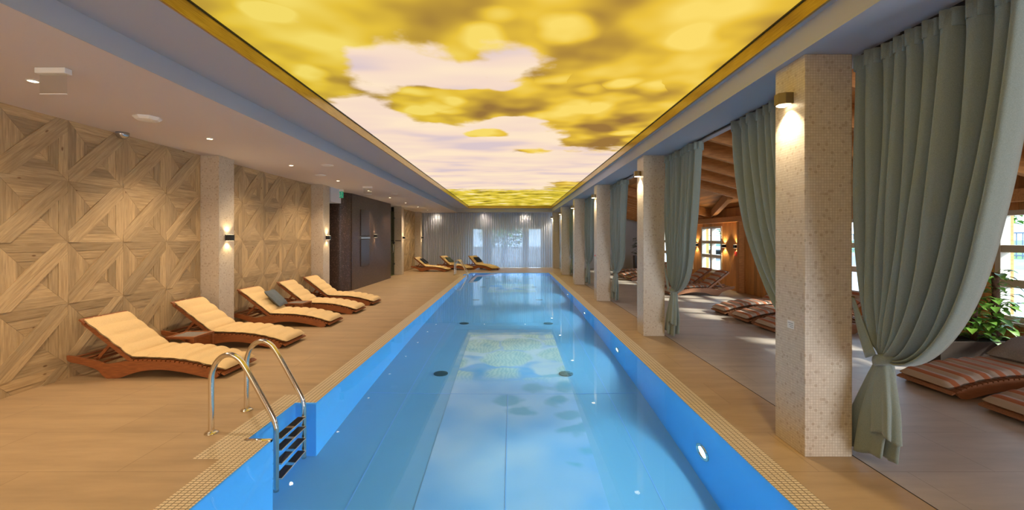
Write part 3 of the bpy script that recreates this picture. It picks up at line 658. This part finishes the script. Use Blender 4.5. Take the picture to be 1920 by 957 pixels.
for x, y, lab in ((-3.41, 7.97, 'flat white disc on the left ceiling nearer the recess edge'), (-4.09, 9.03+.2, 'flat white disc on the left ceiling near the second downlight'), (-3.6, 13.2, 'flat white disc on the ceiling beyond the farther hanging sign box'), (-3.75, 20.9, 'flat white disc on the ceiling near the sheer curtain')):
    tag(MB().lathe([(.11, 0), (.11, -.008), (.09, -.014), (.0001, -.015)], n=24).build('ceiling_speaker', 'white_gloss', True and None, True, loc=(x, y, ZL-.001)), lab, 'speaker')
tag(MB().lathe([(.07, 0), (.07, -.03), (.055, -.06), (.03, -.08), (.0001, -.085)], n=20).build('dome_camera', 'sensor', None, True, loc=(-4.96, 5.50, ZL-.001)), 'small silver dome camera where the oak wall meets the ceiling', 'camera')

# ------------------------------------------------------------ pool ladders
def ladder(y, label):
    L = empty('pool_ladder', (-1.93, y, 0), 0, label, 'ladder')
    rail = catmull([(-.53, 0, 0), (-.53, 0, .25), (-.528, 0, .46), (-.50, 0, .56), (-.45, 0, .62), (-.385, 0, .642), (-.32, 0, .62), (-.26, 0, .55), (-.14, 0, .34), (-.03, 0, .135), (-.005, 0, .06), (0, 0, -.03), (0, 0, -.5), (0, 0, -1.02)], 6)
    for yy in (0, .47):
        h = MB().tube(rail, .0215, 14).build('handrail', 'steel', L, True, loc=(0, yy, 0))
        MB().lathe([(.0225, 0), (.052, .001), (.052, .006), (.035, .018), (.0225, .024)], (-.53, 0, 0), 20).build('flange', 'steel', h, True)
    for z in (-.12, -.35, -.60, -.85):
        t = MB().box(-.045, .035, .02, .45, z-.014, z).build('tread', 'steel', L, bevel=.004)
        for a, b in ((.035, .21), (.26, .435)): MB().box(-.038, .028, a, b, z, z+.008).build('rubber_pad', 'rubber', t, bevel=.003)
ladder(3.535, 'curved steel pool ladder in the near left notch of the pool')
ladder(18.42, 'curved steel pool ladder at the far left end of the pool')

# ------------------------------------------------------------ sun loungers
rail_top = [(0, .262), (.28, .212), (.44, .168), (.56, .182), (.68, .198), (.9, .200), (1.2, .186), (1.42, .155), (1.60, .115), (1.70, .075), (1.728, .035)]
rail_bot = [(1.70, .004), (1.62, .0), (1.50, .030), (1.30, .072), (1.10, .097), (.90, .090), (.74, .055), (.62, .012), (.55, 0), (.46, 0), (.405, .035), (.34, .10), (.18, .155), (.04, .185), (.0, .215)]
def zrail(x):
    for (a, b), (c, d) in zip(rail_top, rail_top[1:]):
        if a <= x <= c: return b + (d-b)*(x-a)/(c-a)
    return rail_top[-1][1] if x > 1 else rail_top[0][1]
def seat_curve():
    P = [(.17, .655), (.72, .232)] ; C = catmull([(.72, .232, 0), (.9, .225, 0), (1.2, .212, 0), (1.42, .182, 0), (1.60, .142, 0), (1.72, .108, 0), (1.79, .088, 0)], 8)
    return P, [(c.x, c.y) for c in C]
def mattress_mesh(nback=4, nseat=7, th=.056, stripes=False):
    B, C = seat_curve(); path = []
    n0 = 40
    for i in range(n0): t = i/n0; path.append((B[0][0]*(1-t)+B[1][0]*t, B[0][1]*(1-t)+B[1][1]*t))
    path += C
    acc = [0]
    for a, b in zip(path, path[1:]): acc.append(acc[-1] + math.dist(a, b))
    Lb = math.dist(*B); Ls = acc[-1]-Lb
    def at(s):
        s = max(0, min(s, acc[-1]-1e-6)); i = 0
        import bisect
        i = min(max(bisect.bisect_right(acc, s)-1, 0), len(path)-2); t = (s-acc[i])/(acc[i+1]-acc[i])
        a, b = path[i], path[i+1]; return (a[0]+(b[0]-a[0])*t, a[1]+(b[1]-a[1])*t)
    def nrm(s):
        a, b = at(s-.02), at(s+.02); dx, dz = b[0]-a[0], b[1]-a[1]; L = math.hypot(dx, dz) or 1; return (-dz/L, dx/L) if dx > 0 else (dz/L, -dx/L)
    NU, NV = (nback+nseat)*8, 12
    def seg(s): return s/Lb*nback if s < Lb else nback + (s-Lb)/Ls*nseat
    mb = MB(); y0, y1 = .015, .585
    def pt(u, v, top):
        s = u*acc[-1]; x, z = at(s); nx, nz = nrm(s); q = seg(s); quilt = abs(math.sin(PI*q))**.30
        ev = max(0, 1-abs(2*v-1)**7)**.5; eu = max(0, 1-abs(2*u-1)**60)**.5
        h = (.008 + (th-.008)*quilt)*ev*eu if top else -.004*ev*eu
        wv = .006*math.cos(2*PI*q)*(1 if v > .5 else -1)*(1-ev)
        h += .006 + .012*(1-ev if top else 0)
        return (x + nx*h, y0+(y1-y0)*v - wv, z + nz*h)
    for top in (True, False):
        mb.grid(lambda u, v: pt(u, v, top), NU, NV, lambda u, v: (seg(u*acc[-1]) + (.30), v))
    return mb
def make_lounger(wood, cloth, stripes=False):
    R = empty('sun_lounger', (0, 0, 0))
    rt = [(p.x, p.y) for p in catmull([(*p, 0) for p in rail_top], 4)]; rb = [(p.x, p.y) for p in catmull([(*p, 0) for p in rail_bot], 4)]
    for y in (0, .568): MB().prism(rt+rb, 1, y, y+.032).build('side_rail', wood, R, bevel=.004)
    m = MB(); x = .74
    while x < 1.80:
        z = zrail(min(x, 1.70)) if x < 1.70 else .072-(x-1.70)*.35
        sl = (zrail(min(x+.02, 1.72))-zrail(min(x-.02, 1.70)))/.04 if x < 1.7 else -.5
        m.bar((x-.019, .30, z+.010-sl*.019), (x+.019, .30, z+.010+sl*.019), .61, .016); x += .052
    m.build('slatted_seat', wood, R)
    bk = MB(); B0, B1 = Vector((.70, .30, .196)), Vector((.15, .30, .632)); d = (B1-B0); 
    for y in (.045, .555): bk.bar((B0.x, y, B0.z), (B1.x, y, B1.z), .028, .045, (0, 0, 1))
    n = 11
    for i in range(n):
        q = B0 + d*((i+.7)/n); dd = d.normalized()*.019
        if i < n-1: bk.bar(q-dd+Vector((.012,0,.016)), q+dd+Vector((.012,0,.016)), .54, .014)
    q = B1; dd = d.normalized()*.05; bk.bar(q-dd+Vector((.012,0,.018)), q+dd*.6+Vector((.012,0,.018)), .60, .02)
    bk.build('backrest', wood, R, bevel=.003)
    m = MB()
    for y in (.10, .50): m.bar((.44, y, .40), (.27, y, .205), .02, .035)
    m.bar((.27, .05, .205), (.27, .55, .205), .03, .03); m.build('back_prop', wood, R, bevel=.003)
    for x in (.04, .14, .34, .50): MB().bar((x, .03, zrail(x)-.03), (x, .57, zrail(x)-.03), .045, .018).build('crossbar', wood, R, bevel=.003)
    MB().bar((1.6, .03, .08), (1.6, .57, .08), .04, .02).build('crossbar', wood, R, bevel=.003)
    mattress_mesh().build('mattress', cloth, R, True)
    for y in (.16, .27, .43): MB().bar((.205, y, .662), (.13, y, .668), .018, .005).build('mattress_tie', cloth, R)
    return R
lc = make_lounger('teak', 'cream'); ls = make_lounger('teak_light', 'stripe', True)
used = {id(lc): False, id(ls): False}
def place(src, loc, rz, label, group=None):
    o = copy_tree(src) if used[id(src)] else src; used[id(src)] = True
    o.location = loc; o.rotation_euler = (0, 0, rz); tag(o, label, 'sun lounger', group); return o
XH = -5.055
for y, lab in ((4.90, 'cream-cushioned teak lounger nearest the camera, by the oak wall'), (6.22, 'cream-cushioned teak lounger second from the camera, behind the first side table'),
               (7.72, 'cream-cushioned teak lounger with a grey-blue pillow just past the column'), (9.02, 'cream-cushioned teak lounger fourth along the oak wall, behind the pillowed one'),
               (10.15, 'cream-cushioned teak lounger fifth along the oak wall, nearest the dark block')):
    place(lc, (XH, y, 0), 0, lab, 'cream loungers along the left wall')
for loc, rz, lab in (((-4.80, 20.5, 0), math.radians(-9), 'far cream lounger with a navy pillow, leftmost of the three by the sheer curtain'),
                     ((-3.80, 21.95, 0), math.radians(-26), 'far cream lounger with a grey-green pillow, middle of the three by the sheer curtain'),
                     ((-2.35, 22.15, 0), math.radians(-40), 'far cream lounger with a black pillow, rightmost of the three by the sheer curtain')):
    place(lc, loc, rz, lab, 'cream loungers by the sheer curtain')
XF = 6.14
for y, lab in ((4.27, 'striped terracotta lounger in front of the planter at right, with a taupe pillow'), (3.42, 'striped terracotta lounger cut off at the right edge, nearest the camera'),
               (7.16, 'striped terracotta lounger nearest of three seen under the green curtain hem'), (7.97, 'striped terracotta lounger, middle of three seen under the green curtain hem'),
               (8.82, 'striped terracotta lounger, farthest of three seen under the green curtain hem'), (11.9, 'striped lounger with raised back in front of the far lounge window'),
               (12.95, 'striped lounger with raised back behind another, with a blue towel'), (16.0, 'striped lounger nearest in the distant row before the white lounge wall'),
               (17.0, 'striped lounger in the middle of the distant row before the white lounge wall'), (18.1, 'striped lounger farthest in the distant row before the white lounge wall')):
    place(ls, (XF, y+.6, 0), PI, lab, 'striped loungers in the lounge')

def pillow(name, w, h, t, matn, loc, rot, label):
    mb = MB()
    def pt(u, v, s):
        a, b = 2*u-1, 2*v-1; e = max(0, (1-a**4)*(1-b**4))**.5; k = 1 - .07*(1-abs(a)*abs(b))*(max(abs(a), abs(b))**2)
        return (a*w/2*k, b*h/2*k, s*t/2*e)
    mb.grid(lambda u, v: pt(u, v, 1), 14, 14); mb.grid(lambda u, v: pt(u, v, -1), 14, 14)
    o = mb.build(name, matn, None, True, loc=loc); o.rotation_euler = rot; return tag(o, label, 'pillow')
BA = math.radians(37.5)
pillow('throw_pillow', .40, .40, .10, 'pillow_grey', (XH+.62, 8.13, .47), (0, BA+.15, .15), 'grey-blue square pillow leaning on the lounger past the column')
def on(loc, rz, x, y, z): c, s = math.cos(rz), math.sin(rz); return (loc[0]+c*x-s*y, loc[1]+s*x+c*y, z)
for loc, rz, mt, lab in (((-4.80, 20.5), -9, 'pillow_navy', 'navy pillow on the leftmost far lounger'), ((-3.80, 21.95), -26, 'pillow_green', 'grey-green pillow on the middle far lounger'), ((-2.35, 22.15), -40, 'pillow_navy', 'black pillow on the rightmost far lounger')):
    r = math.radians(rz); pillow('throw_pillow', .38, .40, .09, mt, on(loc, r, .55, .30, .49), (0, BA, r), lab)
pillow('throw_pillow', .45, .46, .14, 'pillow_taupe', (XF-.68, 4.58, .40), (0, -BA+.25, .1), 'taupe pillow on the striped lounger in front of the planter')
o = MB(); o.grid(lambda u, v: (.30*u, .45*v, .012+.02*abs(math.sin(5*u+3*v))), 12, 12); t = o.build('folded_towel', 'towel', None, True, loc=(XF-1.05, 13.05, .28), solid=.02); tag(t, 'crumpled blue towel on the far striped lounger with raised back', 'towel')

# side tables
def side_table(x, y, label):
    t = empty('side_table', (x, y, 0), 0, label, 'side table'); w, h = .38, .31
    m = MB().box(0, w, 0, .04, h-.03, h).box(0, w, w-.04, w, h-.03, h).box(0, .04, .04, w-.04, h-.03, h).box(w-.04, w, .04, w-.04, h-.03, h); m.build('top_frame', 'teak', t, bevel=.003)
    MB().box(.04, w-.04, .04, w-.04, h-.02, h-.006).build('stone_inset', 'pillow_taupe', t)
    for a in (0, w-.035):
        for b in (0, w-.035): MB().box(a, a+.035, b, b+.035, 0, h-.03).build('leg', 'teak', t, bevel=.002)
    for q in ((.035, w-.035, .005, .025), (.035, w-.035, w-.025, w-.005), (.005, .025, .035, w-.035), (w-.025, w-.005, .035, w-.035)): MB().box(*q, .10, .13).build('stretcher', 'teak', t)
side_table(-4.50, 5.60, 'small square teak side table between the first and second cream loungers')
side_table(-4.48, 8.47, 'small square teak side table behind the pillowed cream lounger')

# ------------------------------------------------------------ tied curtains
def bez(p, t): a, b, c, d = p; s = 1-t; return tuple(a[i]*s**3 + 3*b[i]*s*s*t + 3*c[i]*s*t*t + d[i]*t**3 for i in range(2))
def curtain(ycol, sgn, width, label, seed, scale=1.0):
    """hangs at x=2.55 beside a column; sgn -1: on the camera side of ycol, +1: beyond it"""
    rnd = random.Random(seed); X = 2.575; y0 = ycol + sgn*.02; tie_d = .17
    def Y(d): return ycol + sgn*d
    W_ = width; n = 10; ph = rnd.uniform(0, 6)
    amps = [rnd.uniform(.65, 1.25) for _ in range(n+2)]
    R = empty('tied_curtain', (X, Y(tie_d), 0), 0, label, 'curtain'); ox, oy = X, Y(tie_d)
    zt, ztop = .775, ZL-.048
    k = W_/1.05
    def strand(u):
        e = u**1.15
        return [(Y(-.08+(W_+.08)*u), ztop), (Y(-.07+(.97*k+.07)*u), 1.75-.20*u), (Y(-.05+(.56*k+.05)*e), 1.10-.47*u), (Y(tie_d+(u-.5)*.03), zt+.02-.03*u)]
    def pt(u, v):
        # strands are warped so folds are uneven
        uu = u + .018*math.sin(7*u+ph) 
        uu = min(max(uu, 0), 1)
        y, z = bez(strand(uu), v)
        f = 2*PI*n*u + ph*.0; A = amps[int(u*n) % len(amps)]
        amp = .072*A*(1-.55*v**2) * (1 if v < .93 else (1-v)/.07*.6+.4)
        hd = max(0, 1-v/.05)
        prof = math.copysign(abs(math.sin(f))**.75, math.sin(f)) + .25*math.sin(2*f+1.3) + .15*math.sin(3*f+ph+2*v)
        x = amp*prof + .010*math.sin(23*u+9*v)
        x += hd*(.012*math.sin(2*PI*n*4*u))
        # lateral shear so folds look rolled
        y += sgn*.022*A*math.cos(f)*(1-v*.6)
        # belly outward in the lower third, bundle at the knot
        x += (.05*math.sin(PI*min(1, max(0, (v-.35)/.65)))*(uu-.2))
        if v > .9: q = (v-.9)/.1; x = x*(1-q) + (.045*math.sin(f)*.6 + .03*(uu-.5))*q
        return (x, y-oy, z)
    m = MB().grid(pt, n*16, 44); m.build('curtain_drape', 'curtain', R, True, fixn=False, solid=.004)
    # gathered heading tape
    m = MB().grid(lambda u, v: (pt(u, .0)[0]*1.0 + .014*math.sin(2*PI*n*5*u) , pt(u, 0)[1], ztop-.085+.105*v), n*30, 3)
    m.build('heading_tape', 'curtain', R, True, fixn=False, solid=.005)
    # tail under the tie
    def tail(cx, cy, wy, wx, zb, nf, s0, name):
        r2 = random.Random(seed+s0); p2 = r2.uniform(0, 6)
        def tp(u, v):
            a = 2*PI*u; g = min(1, v*1.6)**.7; ry = .035+(wy-.035)*g; rx = .035+(wx-.035)*g
            fr = 1 + (.24*v+.05)*math.sin(nf*a+p2) + .10*v*math.sin((nf+3)*a+p2*2)
            zz = zt-.005 - (zt-zb)*v + .025*v*math.sin(2*a+p2)
            return (cx*v + math.cos(a)*rx*fr, cy*v + math.sin(a)*ry*fr, zz)
        MB().grid(tp, 72, 26).build(name, 'curtain', R, True, fixn=False, solid=.004)
    tail(0, -sgn*.12, .160, .07, .075, 7, 1, 'curtain_tail'); tail(-.05, sgn*.06, .085, .045, .26, 5, 2, 'curtain_flap')
    # tie band and strap to the hook on the column
    def band(u, v):
        a = 2*PI*u; q = 2*PI*v; r = .058; return (math.cos(a)*(r+.016*math.cos(q)), math.sin(a)*(r*.95+.016*math.cos(q)), zt-.02 + .040*math.sin(q) + .02*math.sin(a)*sgn)
    MB().grid(band, 24, 10).build('tie_band', 'curtain', R, True)
    hk = Vector((-.095, Y(.006)-oy, 1.17)); kn = Vector((-.085, -sgn*.02, zt+.0)); m = MB()
    m.grid(lambda u, v: (Vector((-.012*math.sin(PI*u),0,0)) + hk.lerp(kn, u) + Vector((.012*math.sin(PI*u)*v, 0, 0)) + Vector((0, sgn*1, .55)).normalized()*((v-.5)*(.02+.075*u))), 12, 4)
    m.build('tie_strap', 'curtain', R, True, fixn=False, solid=.005)
    MB().tube([hk+Vector((0, -sgn*.006, 0)), hk+Vector((0, sgn*.014, .0))], .006).build('hook', 'bronze', R)
curtain(YC[0], -1, 1.03, 'nearest tied sage curtain, hanging in front of the first right column', 1)
curtain(YC[0]+.353, 1, 1.42, 'tied sage curtain just beyond the first right column, hem sweeping over loungers', 2)
for k, lab in ((1, 'tied sage curtain in front of the second right column'), (2, 'tied sage curtain in front of the third right column'), (3, 'tied sage curtain in front of the fourth right column'),
               (4, 'tied sage curtain in front of the fifth right column'), (5, 'tied sage curtain at the farthest right column')):
    curtain(YC[k], -1, 1.15, lab, 10+k)
for k in range(6):
    a = YC[k-1]+.353 if k else -3.1; b = YC[k]
    r = empty('curtain_rail', (2.55, a, ZL-.02), 0, 'thin dark curtain rail under the beam, ' + ['before the first column', 'between the first and second columns', 'between the second and third columns', 'between the third and fourth columns', 'between the fourth and fifth columns', 'between the last two columns'][k], 'curtain rail')
    MB().box(-.012, .012, .01, b-a-.01, -.006, .014).build('track', 'black', r)
    y = .3
    while y < b-a-.2: MB().box(-.016, .016, y, y+.02, .0, .0195).build('bracket', 'black', r); y += .8
# sheer curtain at the far end
m = MB()
m.grid(lambda u, v: (-4.74+6.85*u, .035*math.sin(2*PI*58*u + 1.5*math.sin(9*u)) + .012*math.sin(2*PI*23*u+2) , .02+(ZL-.05)*v), 58*12, 4)
tag(m.build('sheer_curtain', 'sheer', None, True, loc=(0, 22.98, 0), fixn=False), 'wide pale blue-grey sheer curtain across the far end wall', 'curtain')
tag(MB().box(-1.20, .66, 0, .119, 0, .32).build('window_pelmet', 'white', None, loc=(0, 23.48, 2.25), bevel=.01), 'pale pelmet box above the far middle window, behind the sheer curtain', 'pelmet')

# ------------------------------------------------------------ plants
def leaf_mesh(mb, base, d, size, rnd, droop=.5):
    d = Vector(d).normalized(); r = d.cross(Vector((0,0,1))); r = r.normalized() if r.length > .1 else Vector((1,0,0)); up = r.cross(d)
    base = Vector(base); tip = []
    prof = [(-.08, .0), (-.12, .22), (.05, .42), (.3, .46), (.6, .34), (.85, .15), (1.0, .0)]
    L = len(prof); b = len(mb.v)
    for t, w in prof:
        c = base + d*(t*size) - Vector((0,0,1))*droop*size*max(0, t)**2
        for s in (-1, 0, 1): mb.v.append(tuple(c + r*(s*w*size) + up*(abs(s)*w*size*.25)))
    for i in range(L-1):
        for s in (0, 1): mb.face((b+i*3+s, b+i*3+s+1, b+(i+1)*3+s+1, b+(i+1)*3+s))
def pothos(loc, hgt, label, seed, nl, leafm='leaf', size=.09):
    rnd = random.Random(seed); t = empty('potted_pothos', loc, 0, label, 'plant')
    pl = MB(); n = 24
    pl.grid(lambda u, v: ((.036+.006*math.sin(40*v+9*u))*math.cos(2*PI*u), (.036+.006*math.sin(31*v+4*u))*math.sin(2*PI*u), hgt*v), 16, 40); pl.build('coir_pole', 'moss', t, True)
    mb = MB(); st = MB()
    for i in range(nl):
        z = hgt*(1-rnd.random()**.75*.98) ; spread = .06 + .24*(1-z/hgt)
        if i < 5: z = hgt*rnd.uniform(.9, 1.05)
        a = rnd.uniform(0, 2*PI); R_ = rnd.uniform(.05, .09+spread); p = Vector((R_*math.cos(a), R_*math.sin(a)*.8, z+rnd.uniform(-.02, .08)))
        leaf_mesh(mb, p, (math.cos(a+rnd.uniform(-.6,.6)), math.sin(a), rnd.uniform(-.4, .5)), size*rnd.uniform(.7, 1.35), rnd)
        st.tube([(0, 0, max(0, z-.04)), tuple(p*.5+Vector((0,0,z*.5+.02))), tuple(p)], .0025, 4)
    mb.build('foliage', leafm, t, True, fixn=False); st.build('stem', leafm, t, True)
    return t
pb = empty('planter_box', (5.72, 5.42, 0), 0, 'long dark brown planter box under the near lounge window', 'planter')
def trough(x0, x1, y0, y1, z0, z1, fl):
    m = MB(); a = [(x0, y0), (x1, y0), (x1, y1), (x0, y1)]; b = [(x0-fl, y0-fl), (x1+fl, y0-fl), (x1+fl, y1+fl), (x0-fl, y1+fl)]; c = [(x0-fl+.03, y0-fl+.03), (x1+fl-.03, y0-fl+.03), (x1+fl-.03, y1+fl-.03), (x0-fl+.03, y1+fl-.03)]
    for i in range(4):
        j = (i+1) % 4; m.poly([(*a[i], z0), (*a[j], z0), (*b[j], z1), (*b[i], z1)]); m.poly([(*b[i], z1), (*b[j], z1), (*c[j], z1), (*c[i], z1)]); m.poly([(*c[i], z1), (*c[j], z1), (*c[j], z1-.06), (*c[i], z1-.06)])
    m.poly([(*p, z0) for p in a]); return m
trough(-.50, .50, -.16, .16, 0, .34, .05).build('trough', 'dark_planter', pb)
MB().box(-.51, .51, -.17, .17, .27, .30).build('soil', 'soil', pb)
pothos((6.10, 5.45, .30), .86, 'taller climbing pothos on a coir pole in the dark planter', 4, 120)
pothos((5.88, 5.50, .30), .60, 'shorter climbing pothos on a coir pole, left one in the dark planter', 8, 100)
fp = empty('plant_pot', (5.98, 20.6, 0), 0, 'dark square pot by the white lounge wall', 'pot')
trough(-.15, .15, -.15, .15, 0, .75, .02).build('pot_body', 'dark_planter', fp); MB().box(-.14, .14, -.14, .14, .68, .71).build('soil', 'soil', fp)
rnd = random.Random(2); pl = empty('leafy_plant', (5.98, 20.6, .71), 0, 'dark leafy plant in the square pot by the white lounge wall', 'plant')
mb = MB(); st = MB().tube([(0,0,0), (.02,0,.4), (0,.02,.85)], .012, 6)
for i in range(70): z = rnd.uniform(.1, .9); a = rnd.uniform(0, 2*PI); r_ = rnd.uniform(.03, .2); leaf_mesh(mb, (r_*math.cos(a), r_*math.sin(a), z), (math.cos(a), math.sin(a), .3), rnd.uniform(.10, .16), rnd)
mb.build('foliage', 'leaf_dark', pl, True, fixn=False); st.build('stem', 'bark', pl)

# ------------------------------------------------------------ outdoors beyond the windows
struct(MB().box(7.2, 70, -30, 23, -.25, -.1).build('pavement', 'pavement'))
m = MB(); m.poly([(8.5,-30,-.09), (16,-30,.92), (16,24,.92), (8.5,24,-.09)]); struct(m.build('pavement_ramp', 'pavement', fixn=False))
m = MB(); m.poly([(16,-30,.92), (60,-30,1.3), (60,60,1.3), (16,60,.92)]); struct(m.build('lawn', 'lawn', fixn=False))
struct(MB().box(-30, 60, 24.2, 80, -.4, -.06).build('garden_ground', 'pavement'))
fe = empty('railing_fence', (16.2, 0, .93), 0, 'blue-grey iron railing on the lawn beyond the lounge windows', 'fence')
MB().box(-.02, .02, 4, 50, .08, .12).build('rail', 'iron', fe); MB().box(-.02, .02, 4, 50, .80, .85).build('rail', 'iron', fe)
m = MB(); y = 4
while y < 50: m.box(-.012, .012, y, y+.024, .0, .85); y += .17
m.build('railing_bars', 'iron', fe)['kind'] = 'stuff'
y = 4.0
while y < 50: MB().box(-.035, .035, y-.035, y+.035, 0, .9).build('post', 'iron', fe); y += 2.04
def tree(x, y, z, h, r, label, seed, gm='leaf'):
    rnd = random.Random(seed); t = empty('tree', (x, y, z), 0, label, 'tree'); MB().tube([(0,0,0), (.1,0,h*.4), (0,.1,h*.8)], .12, 8, radii=[.16, .12, .05]).build('trunk', 'bark', t, True)
    mb = MB()
    for i in range(700):
        a = rnd.uniform(0, 2*PI); b = math.acos(rnd.uniform(-1, 1)); q = r*rnd.random()**.4; p = (q*math.sin(b)*math.cos(a), q*math.sin(b)*math.sin(a), h*.65+q*math.cos(b)*h*.4/r)
        leaf_mesh(mb, p, (math.cos(a), math.sin(a), .1), rnd.uniform(.18, .34)*r/1.5, rnd)
    mb.build('crown', gm, t, True, fixn=False)
tree(18.5, 16.4, .95, 4.0, 1.5, 'tree behind the railing seen through the near lounge window', 1)
for i, (x, y, lab) in enumerate(((-4.2, 27, 'bushy tree behind the far left window'), (-.6, 28, 'bushy tree behind the far middle window'), (3.6, 27.4, 'bushy tree behind the far right window'), (20, 40, 'tree beyond the railing seen through the far lounge window'))):
    tree(x, y, -.06 if x < 10 else .95, 3.2, 1.5, lab, 20+i)
